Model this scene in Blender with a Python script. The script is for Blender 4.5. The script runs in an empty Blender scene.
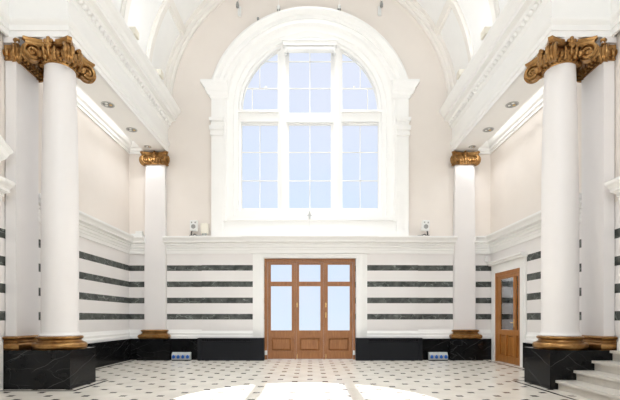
import bpy, bmesh, math, random
from mathutils import Vector, Matrix

random.seed(7)
SC = bpy.context.scene
COL = SC.collection
PI = math.pi

# ------------------------------------------------------------------ survey helpers
F = 413.333          # 24 mm lens on a 620 px frame
CAMZ = 1.245
BACK = 12.4          # plane of the far wall


def wx(px, Y=BACK):
    return (px - 310.0) * Y / F


def wz(py, Y=BACK):
    return CAMZ + (318.0 - py) * Y / F


# ------------------------------------------------------------------ materials
def new_mat(name):
    m = bpy.data.materials.new(name)
    m.use_nodes = True
    nt = m.node_tree
    for n in list(nt.nodes):
        nt.nodes.remove(n)
    out = nt.nodes.new('ShaderNodeOutputMaterial')
    b = nt.nodes.new('ShaderNodeBsdfPrincipled')
    nt.links.new(b.outputs[0], out.inputs[0])
    return m, nt, b, out


def N(nt, typ, **kw):
    n = nt.nodes.new(typ)
    for k, v in kw.items():
        setattr(n, k, v)
    return n


def math_node(nt, op, a, b=None, c=None):
    n = nt.nodes.new('ShaderNodeMath')
    n.operation = op
    for i, v in enumerate((a, b, c)):
        if v is None:
            continue
        if isinstance(v, (int, float)):
            n.inputs[i].default_value = v
        else:
            nt.links.new(v, n.inputs[i])
    return n.outputs[0]


def mix(nt, fac, a, b):
    n = nt.nodes.new('ShaderNodeMix')
    n.data_type = 'RGBA'
    for i, v in ((0, fac), (6, a), (7, b)):
        if isinstance(v, (int, float)):
            n.inputs[i].default_value = v
        elif isinstance(v, tuple):
            n.inputs[i].default_value = (v[0], v[1], v[2], 1)
        else:
            nt.links.new(v, n.inputs[i])
    return n.outputs[2]


def noise(nt, vec, scale, detail=4, rough=.55, dist=0.0):
    n = nt.nodes.new('ShaderNodeTexNoise')
    n.inputs['Scale'].default_value = scale
    n.inputs['Detail'].default_value = detail
    n.inputs['Roughness'].default_value = rough
    n.inputs['Distortion'].default_value = dist
    if vec is not None:
        nt.links.new(vec, n.inputs['Vector'])
    return n.outputs['Fac']


def ramp(nt, fac, lo, hi):
    n = nt.nodes.new('ShaderNodeMapRange')
    n.inputs[1].default_value = lo
    n.inputs[2].default_value = hi
    nt.links.new(fac, n.inputs[0])
    return n.outputs[0]


def pos(nt):
    return nt.nodes.new('ShaderNodeNewGeometry').outputs['Position']


def mat_plain(name, col, rough=.6, metal=0.0, var=.03, scale=3.0, spec=.5):
    m, nt, b, _ = new_mat(name)
    p = pos(nt)
    f = ramp(nt, noise(nt, p, scale), .3, .7)
    a = tuple(max(0, c * (1 - var)) for c in col)
    c2 = tuple(min(1, c * (1 + var)) for c in col)
    nt.links.new(mix(nt, f, a, c2), b.inputs['Base Color'])
    b.inputs['Roughness'].default_value = rough
    b.inputs['Metallic'].default_value = metal
    b.inputs['Specular IOR Level'].default_value = spec
    return m


def veins(nt, p, scale, width, stretch=(1, 1, 1), rot=(0, 0, 0)):
    mp = nt.nodes.new('ShaderNodeMapping')
    mp.inputs['Scale'].default_value = stretch
    mp.inputs['Rotation'].default_value = rot
    nt.links.new(p, mp.inputs['Vector'])
    nn = nt.nodes.new('ShaderNodeTexNoise')
    nn.inputs['Scale'].default_value = scale * .9
    nn.inputs['Detail'].default_value = 3
    nt.links.new(mp.outputs[0], nn.inputs['Vector'])
    add = nt.nodes.new('ShaderNodeMixRGB')
    add.blend_type = 'ADD'
    add.inputs[0].default_value = .35
    nt.links.new(mp.outputs[0], add.inputs[1])
    nt.links.new(nn.outputs['Color'], add.inputs[2])
    v = nt.nodes.new('ShaderNodeTexVoronoi')
    v.feature = 'DISTANCE_TO_EDGE'
    v.inputs['Scale'].default_value = scale
    nt.links.new(add.outputs[0], v.inputs['Vector'])
    e = ramp(nt, v.outputs['Distance'], width, 0.0)
    gate = ramp(nt, noise(nt, p, scale * 1.3, 2), .45, .62)
    return math_node(nt, 'MULTIPLY', e, gate)


def mat_marble(name, base, vein, scale, width, rough, stretch=(1, 1, 1), rot=(0, 0, 0), amt=.7, spec=.5, scratch=False, cloud=(.7, 1.4)):
    m, nt, b, _ = new_mat(name)
    p = pos(nt)
    v = math_node(nt, 'MULTIPLY', veins(nt, p, scale, width, stretch, rot), amt)
    if scratch:
        # long straight calcite threads on the diagonal
        sp = nt.nodes.new('ShaderNodeSeparateXYZ')
        nt.links.new(p, sp.inputs[0])
        wob = noise(nt, p, 2.0, 3)
        for kx, ky, kz, gs in ((1.25, .9, -2.3, 1.1), (1.6, -1.2, 2.0, 1.7)):
            q = math_node(nt, 'MULTIPLY', sp.outputs[0], kx)
            q = math_node(nt, 'ADD', q, math_node(nt, 'MULTIPLY', sp.outputs[1], ky))
            q = math_node(nt, 'ADD', q, math_node(nt, 'MULTIPLY', sp.outputs[2], kz))
            q = math_node(nt, 'ADD', q, math_node(nt, 'MULTIPLY', wob, .45))
            q = math_node(nt, 'PINGPONG', q, .5)
            ln = ramp(nt, q, .014, 0.0)
            gt = ramp(nt, noise(nt, p, gs, 2), .5, .66)
            v = math_node(nt, 'MAXIMUM', v, math_node(nt, 'MULTIPLY', math_node(nt, 'MULTIPLY', ln, gt), amt))
    cl = ramp(nt, noise(nt, p, scale * 2), .35, .75)
    c0 = mix(nt, cl, tuple(c * cloud[0] for c in base), tuple(c * cloud[1] for c in base))
    nt.links.new(mix(nt, v, c0, vein), b.inputs['Base Color'])
    b.inputs['Roughness'].default_value = rough
    b.inputs['Specular IOR Level'].default_value = spec
    return m


WHITE = mat_plain('white_painted_plaster', (.885, .876, .855), .55, var=.012)
VAULTW = mat_plain('vault_plaster', (.87, .868, .855), .7, var=.012)
RIBM = mat_plain('rib_plaster', (.82, .79, .745), .6, var=.012)
SHAFT = mat_plain('polished_shaft_plaster', (.79, .762, .75), .4, var=.012, scale=1.5, spec=.35)
CREAM = mat_plain('cream_plastic', (.78, .74, .64), .5)
WPLAST = mat_plain('white_plastic', (.82, .82, .80), .4)
GREYP = mat_plain('grey_mesh', (.30, .30, .29), .6)
DARKM = mat_plain('dark_metal', (.03, .03, .032), .45, var=.1)
STEEL = mat_plain('brushed_steel', (.55, .55, .54), .35, .8)
SLATE = mat_plain('slate_painted_metal', (.010, .011, .014), .5, var=.08, spec=.2)
BRASS = mat_plain('brass', (.75, .52, .22), .3, .9)
BLUE = mat_plain('blue_plastic', (.012, .12, .48), .45)
SOCKET = mat_plain('pale_grey_plastic', (.43, .45, .44), .5)
STEPM = mat_marble('cream_step_marble', (.66, .62, .56), (.50, .45, .40), 3.0, .04, .3, amt=.15, cloud=(.95, 1.05))
BLACK = mat_marble('black_veined_marble', (.007, .007, .0075), (.30, .30, .30), 1.6, .006, .2,
                   (1.0, 1.0, 2.6), (.5, .6, .3), .4, .2, True)
INLAY = mat_marble('black_inlay_marble', (.014, .013, .013), (.2, .2, .2), 4, .02, .25)


def make_gold():
    m, nt, b, _ = new_mat('antique_gilding')
    p = pos(nt)
    f = ramp(nt, noise(nt, p, 5, 4, .6), .35, .68)
    nt.links.new(mix(nt, f, (.24, .115, .034), (.46, .265, .10)), b.inputs['Base Color'])
    b.inputs['Metallic'].default_value = .85
    b.inputs['Roughness'].default_value = .32
    return m


GOLD = make_gold()


def make_wood(name, a, c, axis):
    m, nt, b, _ = new_mat(name)
    p = pos(nt)
    mp = nt.nodes.new('ShaderNodeMapping')
    mp.inputs['Scale'].default_value = axis
    nt.links.new(p, mp.inputs['Vector'])
    f = ramp(nt, noise(nt, mp.outputs[0], 4, 6, .6, .6), .3, .72)
    nt.links.new(mix(nt, f, a, c), b.inputs['Base Color'])
    b.inputs['Roughness'].default_value = .38
    return m


WOOD = make_wood('varnished_brown_oak', (.27, .105, .033), (.42, .185, .065), (7, 7, .7))
WOODO = make_wood('varnished_orange_oak', (.30, .11, .022), (.46, .19, .042), (7, 7, .7))


def make_wall():
    """beige plaster above the dado, pale stone with green-black marble bands below"""
    m, nt, b, _ = new_mat('banded_wall')
    p = pos(nt)
    sep = nt.nodes.new('ShaderNodeSeparateXYZ')
    nt.links.new(p, sep.inputs[0])
    z = sep.outputs[2]
    ph = math_node(nt, 'FLOORED_MODULO', math_node(nt, 'SUBTRACT', z, 1.284 - .083), .4845)
    st = math_node(nt, 'LESS_THAN', ph, .166)
    st = math_node(nt, 'MULTIPLY', st, math_node(nt, 'GREATER_THAN', z, 1.15))
    st = math_node(nt, 'MULTIPLY', st, math_node(nt, 'LESS_THAN', z, 2.95))
    up = math_node(nt, 'GREATER_THAN', z, 3.3)
    blot = ramp(nt, noise(nt, p, 1.2, 3), .3, .7)
    beige = mix(nt, blot, (.775, .715, .66), (.805, .745, .69))
    pale = mix(nt, blot, (.80, .77, .755), (.83, .80, .785))
    vn = math_node(nt, 'MULTIPLY', veins(nt, p, 3.2, .05, (1, 1, 2), (.3, .4, 0)), .75)
    cl = ramp(nt, noise(nt, p, 6, 5), .35, .7)
    g = mix(nt, cl, (.028, .033, .029), (.11, .12, .11))
    g = mix(nt, vn, g, (.34, .37, .34))
    c = mix(nt, up, pale, beige)
    c = mix(nt, st, c, g)
    nt.links.new(c, b.inputs['Base Color'])
    b.inputs['Roughness'].default_value = .55
    return m


WALL = make_wall()


def make_floor():
    m, nt, b, _ = new_mat('cabochon_marble_floor')
    p = pos(nt)
    sep = nt.nodes.new('ShaderNodeSeparateXYZ')
    nt.links.new(p, sep.inputs[0])
    P = .2985
    h = .054
    px = math_node(nt, 'PINGPONG', sep.outputs[0], P)
    py = math_node(nt, 'PINGPONG', math_node(nt, 'SUBTRACT', sep.outputs[1], .03), P)
    A = math_node(nt, 'MULTIPLY', math_node(nt, 'LESS_THAN', px, h), math_node(nt, 'LESS_THAN', py, h))
    B = math_node(nt, 'MULTIPLY', math_node(nt, 'GREATER_THAN', px, P - h), math_node(nt, 'GREATER_THAN', py, P - h))
    dot = math_node(nt, 'ADD', A, B)
    # fine seams on the diagonals between the cabochons
    s1 = math_node(nt, 'ABSOLUTE', math_node(nt, 'SUBTRACT', px, py))
    s2 = math_node(nt, 'ABSOLUTE', math_node(nt, 'SUBTRACT', math_node(nt, 'ADD', px, py), P))
    s1 = math_node(nt, 'LESS_THAN', s1, .004)
    seam = s1
    f = ramp(nt, noise(nt, p, 2.2, 5), .3, .7)
    cream = mix(nt, f, (.70, .645, .56), (.80, .75, .665))
    cream = mix(nt, math_node(nt, 'MULTIPLY', seam, .25), cream, (.35, .30, .25))
    f2 = ramp(nt, noise(nt, p, .9, 2), .35, .65)
    dk = mix(nt, f2, (.06, .05, .044), (.13, .11, .095))
    nt.links.new(mix(nt, dot, cream, dk), b.inputs['Base Color'])
    b.inputs['Roughness'].default_value = .22
    b.inputs['Specular IOR Level'].default_value = .5
    return m


FLOOR = make_floor()


def make_glass(name, tint, refl, rough=.02):
    m, nt, b, out = new_mat(name)
    nt.nodes.remove(b)
    t = nt.nodes.new('ShaderNodeBsdfTransparent')
    t.inputs[0].default_value = (*tint, 1)
    g = nt.nodes.new('ShaderNodeBsdfGlossy')
    g.inputs['Roughness'].default_value = rough
    mx = nt.nodes.new('ShaderNodeMixShader')
    lw = nt.nodes.new('ShaderNodeLayerWeight')
    lw.inputs[0].default_value = .5
    f = math_node(nt, 'POWER', lw.outputs['Facing'], 5.0)
    f = math_node(nt, 'MULTIPLY_ADD', f, .8, refl)
    nt.links.new(f, mx.inputs[0])
    nt.links.new(t.outputs[0], mx.inputs[1])
    nt.links.new(g.outputs[0], mx.inputs[2])
    nt.links.new(mx.outputs[0], out.inputs[0])
    return m


GLASS = make_glass('clear_window_glass', (.98, .985, .99), .004, .3)
DGLASS = make_glass('smoked_door_glass', (.46, .48, .49), .05, .08)


# ------------------------------------------------------------------ mesh helpers
def box(bm, x0, x1, y0, y1, z0, z1):
    vs = [bm.verts.new((x, y, z)) for x in (x0, x1) for y in (y0, y1) for z in (z0, z1)]
    for q in ((0, 1, 3, 2), (4, 6, 7, 5), (0, 4, 5, 1), (2, 3, 7, 6), (0, 2, 6, 4), (1, 5, 7, 3)):
        bm.faces.new([vs[i] for i in q])
    return vs


def bevel_all(bm, w, seg=2):
    bmesh.ops.bevel(bm, geom=list(bm.edges), offset=w, segments=seg, affect='EDGES', profile=.5)


def loft(bm, rings, closed_ring=True, caps=True):
    vr = [[bm.verts.new(p) for p in r] for r in rings]
    n = len(vr[0])
    for a, b in zip(vr[:-1], vr[1:]):
        for i in range(n if closed_ring else n - 1):
            j = (i + 1) % n
            try:
                bm.faces.new((a[i], a[j], b[j], b[i]))
            except ValueError:
                pass
    if caps:
        for r in (vr[0], vr[-1]):
            try:
                bm.faces.new(r)
            except ValueError:
                pass
    return vr


def moulding(bm, path, profile):
    """profile [(out, z)] closed polygon swept along a plan path; 'out' is to the right of travel"""
    P = [Vector((p[0], p[1])) for p in path]
    rings = []
    for i, p in enumerate(P):
        ns = []
        if i > 0:
            d = (P[i] - P[i - 1]).normalized()
            ns.append(Vector((d.y, -d.x)))
        if i < len(P) - 1:
            d = (P[i + 1] - P[i]).normalized()
            ns.append(Vector((d.y, -d.x)))
        if len(ns) == 2:
            n = ns[0] + ns[1]
            n = n / (1 + ns[0].dot(ns[1]))
        else:
            n = ns[0]
        rings.append([(p.x + n.x * o, p.y + n.y * o, z) for o, z in profile])
    loft(bm, rings)


def arch_path(cx, zc, zbot, n=48):
    out = []
    if zbot is not None:
        out.append((cx, zbot, -1, 0))
    for i in range(n + 1):
        a = PI - PI * i / n
        out.append((cx, zc, math.cos(a), math.sin(a)))
    if zbot is not None:
        out.append((cx, zbot, 1, 0))
    return out


def arch_sweep(bm, path, profile, caps=True):
    """profile [(radius, y)] swept round an arch standing in the XZ plane"""
    loft(bm, [[(c[0] + c[2] * r, y, c[1] + c[3] * r) for r, y in profile] for c in path], caps=caps)


def lathe(bm, prof, cx, cy, seg=48, caps=True):
    loft(bm, [[(cx + r * math.cos(2 * PI * k / seg), cy + r * math.sin(2 * PI * k / seg), z) for k in range(seg)]
              for r, z in prof], caps=caps)


def tube(bm, pts, r, seg=8):
    pts = [Vector(p) for p in pts]
    rad = r if isinstance(r, (list, tuple)) else [r] * len(pts)
    rings = []
    up = None
    for i, p in enumerate(pts):
        d = (pts[min(i + 1, len(pts) - 1)] - pts[max(i - 1, 0)]).normalized()
        if up is None:
            up = Vector((0, 0, 1)) if abs(d.z) < .9 else Vector((1, 0, 0))
        a = d.cross(up)
        if a.length < 1e-4:
            a = d.orthogonal()
        a.normalize()
        b = a.cross(d).normalized()
        up = b
        rings.append([p + (a * math.cos(2 * PI * k / seg) + b * math.sin(2 * PI * k / seg)) * rad[i] for k in range(seg)])
    loft(bm, rings)


def ball(bm, c, r, sc=(1, 1, 1), rot=0.0, u=10, v=7):
    M = Matrix.Translation(c) @ Matrix.Rotation(rot, 4, 'Z') @ Matrix.Diagonal((sc[0], sc[1], sc[2], 1))
    bmesh.ops.create_uvsphere(bm, u_segments=u, v_segments=v, radius=r, matrix=M)


def fill_panel(bm, outer, holes, to3d, thick):
    """flat sheet with holes, then given a thickness vector"""
    edges = []
    for lp in [outer] + holes:
        vs = [bm.verts.new(to3d(u, v)) for u, v in lp]
        for i in range(len(vs)):
            edges.append(bm.edges.new((vs[i], vs[(i + 1) % len(vs)])))
    r = bmesh.ops.triangle_fill(bm, use_beauty=True, use_dissolve=False, edges=edges)
    faces = [g for g in r['geom'] if isinstance(g, bmesh.types.BMFace)]
    ex = bmesh.ops.extrude_face_region(bm, geom=faces, use_keep_orig=True)
    vs = [g for g in ex['geom'] if isinstance(g, bmesh.types.BMVert)]
    bmesh.ops.translate(bm, vec=thick, verts=vs)


def rect(x0, x1, z0, z1):
    return [(x0, z0), (x1, z0), (x1, z1), (x0, z1)]


def clip(bm, co, no):
    r = bmesh.ops.bisect_plane(bm, geom=list(bm.verts) + list(bm.edges) + list(bm.faces), dist=1e-5,
                               plane_co=co, plane_no=no, clear_outer=True)
    e = [g for g in r['geom_cut'] if isinstance(g, bmesh.types.BMEdge)]
    if e:
        bmesh.ops.holes_fill(bm, edges=e, sides=0)


def obj(name, bm, mat, parent=None, smooth=False, base=(0, 0, 0)):
    """link one bmesh (world coordinates) as ONE mesh object; the origin sits at the thing's base"""
    org = Vector(base)
    q = parent
    while q is not None:
        org = Vector(q['_org'])
        break
    bmesh.ops.recalc_face_normals(bm, faces=list(bm.faces))
    for v in bm.verts:
        v.co -= org
    me = bpy.data.meshes.new(name)
    bm.to_mesh(me)
    bm.free()
    me.materials.append(mat)
    o = bpy.data.objects.new(name, me)
    COL.objects.link(o)
    o['_org'] = tuple(org)
    if parent is not None:
        o.parent = parent
    else:
        o.location = org
    if smooth:
        for p in me.polygons:
            p.use_smooth = True
        try:
            me.set_sharp_from_angle(angle=math.radians(38))
        except Exception:
            pass
    return o


def thing(name, loc, label, cat, group=None, kind=None):
    o = bpy.data.objects.new(name, None)
    o.empty_display_size = .2
    COL.objects.link(o)
    o.location = loc
    o['_org'] = tuple(loc)
    tag(o, label, cat, group, kind)
    return o


def tag(o, label, cat, group=None, kind=None):
    o['label'] = label
    o['category'] = cat
    if group:
        o['group'] = group
    if kind:
        o['kind'] = kind
    return o


def mirrored_mesh(me):
    m2 = me.copy()
    b = bmesh.new()
    b.from_mesh(m2)
    for v in b.verts:
        v.co.x = -v.co.x
    bmesh.ops.reverse_faces(b, faces=list(b.faces))
    b.to_mesh(m2)
    b.free()
    return m2


def copy_tree(o, parent=None, mirror=True):
    c = o.copy()
    if o.data is not None and mirror:
        c.data = mirrored_mesh(o.data)
    COL.objects.link(c)
    if parent is not None:
        c.parent = parent
    for ch in list(o.children):
        copy_tree(ch, c, mirror)
    return c


def twin(o, label=None, group=None):
    """the matching thing on the other side of the hall"""
    c = copy_tree(o)
    c.location.x = -o.location.x
    if label:
        c['label'] = label
    if group:
        c['group'] = group
    return c


def B():
    return bmesh.new()


# ================================================================== SETTING
HX = 5.42            # half width of the hall
REAR = -1.6
SPRING = 7.52        # centre height of vault and window arch
RV = 4.14            # vault opening radius at the wall
YF = 7.28            # front plane of the arcade entablature

# floor
b = B()
box(b, -HX - .3, HX + .3, REAR - .3, BACK + .3, -.1, 0)
o = obj('floor', b, FLOOR)
tag(o, 'cream marble floor with small dark square insets across the hall', 'floor', kind='structure')

# far wall with arched window opening and door opening
RW = 2.20
ZS = wz(214)
hole_w = [(-RW, ZS)] + [(RW * math.cos(PI - PI * i / 48), SPRING + RW * math.sin(PI - PI * i / 48)) for i in range(49)] + [(RW, ZS)]
hole_d = rect(-1.37, 1.37, .0, 3.03)
outer = [(-HX, 0), (-1.37, 0), (-1.37, 3.03), (1.37, 3.03), (1.37, 0), (HX, 0), (HX, 7.3)] + \
        [(4.5 * math.cos(t * PI / 40), SPRING + 4.5 * math.sin(t * PI / 40)) for t in range(0, 41)] + [(-HX, 7.3)]
b = B()
fill_panel(b, outer, [hole_w], lambda u, v: (u, BACK, v), (0, .4, 0))
wall_back = obj('wall_back', b, WALL)
tag(wall_back, 'beige far wall with marble bands around the arched window and wooden door', 'wall', kind='structure')
# projecting dado slabs
for i, s in enumerate((-1, 1)):
    b = B()
    xa, xb, xc = s * 4.32, s * 3.22, s * 1.69
    box(b, min(xa, xb), max(xa, xb), BACK - .03, BACK, .6, 3.2)
    box(b, min(xb, xc), max(xb, xc), BACK - .10, BACK, .6, 3.2)
    o = obj('trim_%d' % (21 + i), b, WALL)
    tag(o, 'pale wall panel with four dark marble bands, %s of the middle door' % ('left', 'right')[i], 'wall panel', kind='structure')

# side walls
b = B()
fill_panel(b, rect(REAR - .3, BACK, 0, 11.9), [], lambda u, v: (-HX, u, v), (-.3, 0, 0))
o = obj('wall_left', b, WALL)
tag(o, 'pale left side wall with dark marble bands behind the columns', 'wall', kind='structure')
DY0, DY1, DZ = 10.58, 12.03, 2.54
b = B()
fill_panel(b, [(REAR - .3, 0), (DY0, 0), (DY0, DZ), (DY1, DZ), (DY1, 0), (BACK, 0), (BACK, 11.9), (REAR - .3, 11.9)], [],
           lambda u, v: (HX, u, v), (.3, 0, 0))
o = obj('wall_right', b, WALL)
tag(o, 'pale right side wall with dark marble bands and a wooden doorway', 'wall', kind='structure')

# wall behind the viewer: an arched window like the far one
b = B()
hole_r = [(-2.07, ZS)] + [(2.07 * math.cos(PI - PI * i / 48), SPRING + 2.07 * math.sin(PI - PI * i / 48)) for i in range(49)] + [(2.07, ZS)]
fill_panel(b, rect(-HX, HX, 0, 11.9), [hole_r], lambda u, v: (u, REAR, v), (0, -.06, 0))
for x in (-.82, .82):
    box(b, x - .13, x + .13, REAR - .06, REAR, ZS, SPRING + 1.85)
box(b, -2.07, 2.07, REAR - .06, REAR, 7.1, 7.45)
o = obj('wall_front', b, WHITE)
tag(o, 'white wall facing the far window with its own tall arched opening', 'wall', kind='structure')

# barrel vault over the nave + flat ceiling over the near hall
b = B()
R0 = 4.34
rings = []
for k in range(49):
    a = PI * k / 48
    rings.append([(math.cos(a) * R0, YF, SPRING + math.sin(a) * R0), (math.cos(a) * R0, BACK, SPRING + math.sin(a) * R0),
                  (math.cos(a) * (R0 + .15), BACK, SPRING + math.sin(a) * (R0 + .15)),
                  (math.cos(a) * (R0 + .15), YF, SPRING + math.sin(a) * (R0 + .15))])
loft(b, rings)
ceiling = obj('ceiling', b, VAULTW, smooth=True)
tag(ceiling, 'white barrel vault divided by raised ribs', 'ceiling', kind='structure')


def rib_profile(y, w, d):
    # stepped rib: fillet, raised band, fillet
    return [(R0 + .02, y - w), (R0 - d * .45, y - w), (R0 - d * .55, y - w * .78), (R0 - d, y - w * .66),
            (R0 - d, y + w * .66), (R0 - d * .55, y + w * .78), (R0 - d * .45, y + w), (R0 + .02, y + w)]


for y in (10.92, 9.46, 8.0):
    b = B()
    arch_sweep(b, arch_path(0, SPRING, None, 64), rib_profile(y, .125, .09))
    obj('rib', b, RIBM, ceiling, smooth=True)
b = B()
yb = BACK
arch_sweep(b, arch_path(0, SPRING, None, 64), [(R0 + .02, yb), (RV, yb), (RV, yb - .07), (RV + .03, yb - .10), (RV + .07, yb - .10),
                                               (RV + .08, yb - .16), (RV + .12, yb - .2), (RV + .15, yb - .2), (R0 - .02, yb - .3), (R0 + .02, yb - .3)])
obj('wall_rib', b, RIBM, ceiling, smooth=True)
for deg in (30, 60, 90, 120, 150):
    b = B()
    a = math.radians(deg)
    w = .12
    pr = []
    for rr, t in ((R0 + .02, -w), (R0 - .04, -w), (R0 - .05, -w * .78), (R0 - .085, -w * .66), (R0 - .085, w * .66),
                  (R0 - .05, w * .78), (R0 - .04, w), (R0 + .02, w)):
        da = t / R0
        pr.append((math.cos(a + da) * rr, math.sin(a + da) * rr))
    loft(b, [[(x, yy, SPRING + z) for x, z in pr] for yy in (YF, BACK - .2)])
    obj('rib', b, RIBM, ceiling)

b = B()
box(b, -HX - .3, HX + .3, REAR - .3, YF, 11.9, 12.05)
# spandrel between the vault mouth and the flat ceiling
sp = [(-HX, 7.4), (-R0, 7.4)] + [(R0 * math.cos(PI - PI * i / 48), SPRING + R0 * math.sin(PI - PI * i / 48)) for i in range(49)] + \
     [(R0, 7.4), (HX, 7.4), (HX, 11.95), (-HX, 11.95)]
fill_panel(b, sp, [], lambda u, v: (u, YF, v), (0, .1, 0))
o = obj('ceiling', b, WHITE)
tag(o, 'flat white ceiling over the near end of the hall', 'ceiling', kind='structure')

# ------------------------------------------------------------------ entablatures over the arcades
ARC_X = 4.26
ent_prof = [(0, 6.20), (0, 6.30), (.018, 6.305), (.018, 6.40), (.03, 6.41), (.055, 6.45), (.065, 6.48), (.065, 6.50), (0, 6.505),
            (0, 6.90), (.02, 6.92), (.05, 6.96), (.05, 6.99), (.05, 7.07), (.10, 7.08), (.13, 7.13), (.24, 7.15), (.24, 7.24),
            (.27, 7.26), (.31, 7.33), (.36, 7.38), (.385, 7.42), (.385, 7.475), (-.05, 7.475), (-.05, 6.20)]


def entablature(s):
    b = B()
    moulding(b, [(-5.30, REAR + .3), (-5.30, YF), (-ARC_X, YF), (-ARC_X, BACK)], ent_prof)
    # body over the columns
    box(b, -4.94, -ARC_X - .04, YF + .04, BACK, 6.20, 7.6)
    # soffit end over the near pier
    box(b, -HX, -4.94, YF + .04, 8.02, 6.20, 7.6)
    # egg row: rounded beads in the bed mould
    y = YF + .1
    while y < BACK - .05:
        ball(b, (-ARC_X + .07, y, 7.03), .052, (1.0, .85, 1.0), u=10, v=7)
        y += .15
    if s > 0:
        for v in b.verts:
            v.co.x = -v.co.x
    return b


labels = {-1: 'left', 1: 'right'}
for i, s in enumerate((-1, 1)):
    o = obj('trim_%d' % (1 + i), entablature(s), WHITE)
    tag(o, 'deep white cornice beam carried by the %s columns' % labels[s], 'cornice', kind='structure')

# aisle ceiling slabs and crown mouldings of the aisle
for i, s in enumerate((-1, 1)):
    b = B()
    moulding(b, [(-HX, 8.02), (-HX, BACK), (-4.94, BACK)],
             [(0, 6.16), (.03, 6.16), (.03, 6.22), (.06, 6.25), (.06, 6.32), (.10, 6.36), (.13, 6.44), (.13, 6.50),
              (.18, 6.53), (.23, 6.60), (.25, 6.68), (.25, 6.75), (0, 6.75)])
    box(b, -HX, -4.9, 8.02, BACK, 6.75, 6.85)
    if s > 0:
        for v in b.verts:
            v.co.x = -v.co.x
    o = obj('trim_%d' % (3 + i), b, WHITE)
    tag(o, 'stepped white crown moulding along the top of the %s aisle wall' % labels[s], 'moulding', kind='structure')

# ------------------------------------------------------------------ dado cornice
dprof = [(0, 3.16), (.035, 3.16), (.035, 3.25), (.05, 3.26), (.05, 3.31), (.075, 3.34), (.075, 3.40), (.10, 3.405), (.10, 3.45),
         (.13, 3.46), (.20, 3.475), (.20, 3.52), (.23, 3.56), (.27, 3.59), (.28, 3.61), (.28, 3.645), (0, 3.645)]


def dado_beads(b, x0, x1, y):
    n = int(abs(x1 - x0) / .07)
    for k in range(n):
        x = x0 + (x1 - x0) * (k + .5) / n
        box(b, x - .02, x + .02, y - .115, y - .09, 3.41, 3.448)


b = B()
moulding(b, [(-4.32, BACK - .03), (-3.22, BACK - .03), (-3.22, BACK - .09), (-1.71, BACK - .09), (-1.71, BACK - .17), (1.71, BACK - .17),
             (1.71, BACK - .09), (3.22, BACK - .09), (3.22, BACK - .03), (4.32, BACK - .03)], dprof)
dado_beads(b, -4.3, -3.25, BACK - .03)
dado_beads(b, -3.2, -1.8, BACK - .09)
dado_beads(b, -1.74, 1.74, BACK - .17)
dado_beads(b, 1.8, 3.2, BACK - .09)
dado_beads(b, 3.25, 4.3, BACK - .03)
box(b, -1.71, 1.71, BACK - .17, BACK, 3.16, 3.645)
o = obj('trim_5', b, WHITE)
tag(o, 'white beaded cornice running over the marble bands and the middle door', 'cornice', kind='structure')
for i, s in enumerate((-1, 1)):
    b = B()
    moulding(b, [(-HX, 7.95), (-HX, BACK - .03), (-4.87, BACK - .03)], dprof)
    if s > 0:
        for v in b.verts:
            v.co.x = -v.co.x
    o = obj('trim_%d' % (6 + i), b, WHITE)
    tag(o, 'white cornice over the marble bands of the %s aisle' % labels[s], 'cornice', kind='structure')
    b = B()
    moulding(b, [(-HX, REAR), (-HX, 7.16)], [(p * 1.14, q - .06) for p, q in dprof])
    if s > 0:
        for v in b.verts:
            v.co.x = -v.co.x
    o = obj('trim_%d' % (8 + i), b, WHITE)
    tag(o, 'white cornice end at the %s edge in front of the square pier' % labels[s], 'cornice', kind='structure')

# raking pediment piece on the left wall near the picture edge
b = B()
rp = [(0, -.22), (.08, -.22), (.10, -.16), (.2, -.12), (.24, -.06), (.31, -.02), (.31, 0.0), (0, 0.0)]
pts = [(7.12, 4.11), (5.5, 4.99), (3.88, 4.11)]
loft(b, [[(-HX + q, y, z + dz) for q, dz in rp] for y, z in pts])
loft(b, [[(-HX, y, z), (-HX + .06, y, z), (-HX + .06, y2, z2), (-HX, y2, z2)] for (y, z), (y2, z2) in
         (((7.05, 3.66), (7.05, 3.95)), ((5.5, 3.66), (5.5, 4.8)), ((3.95, 3.66), (3.95, 3.95)))])
o = obj('trim_10', b, WHITE)
tag(o, 'white sloping moulding high at the left edge above the cornice end', 'moulding', kind='structure')

# base mould above the black base, back wall and aisles
bprof = [(0, .63), (.05, .63), (.05, .70), (.035, .74), (.035, .80), (.022, .83), (.012, .86), (0, .90)]
n = 11
for s in (-1, 1):
    b = B()
    moulding(b, [(-4.32, BACK - .03), (-3.22, BACK - .03), (-3.22, BACK - .09), (-1.70, BACK - .09)], bprof)
    moulding(b, [(-HX, 8.07), (-HX, BACK), (-4.87, BACK)], bprof)
    if s > 0:
        for v in b.verts:
            v.co.x = -v.co.x
        # leave the doorway free
        tmp = B()
        moulding(tmp, [(1.70, BACK - .09), (3.22, BACK - .09), (3.22, BACK - .03), (4.32, BACK - .03)], bprof)
        moulding(tmp, [(4.87, BACK), (HX, BACK)], bprof)
        moulding(tmp, [(HX, 10.3), (HX, 8.07)], bprof)
        b.free()
        b = tmp
    o = obj('trim_%d' % n, b, WHITE)
    n += 1
    tag(o, 'low white moulding above the black base, %s of the middle door' % labels[s], 'moulding', kind='structure')

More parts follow.
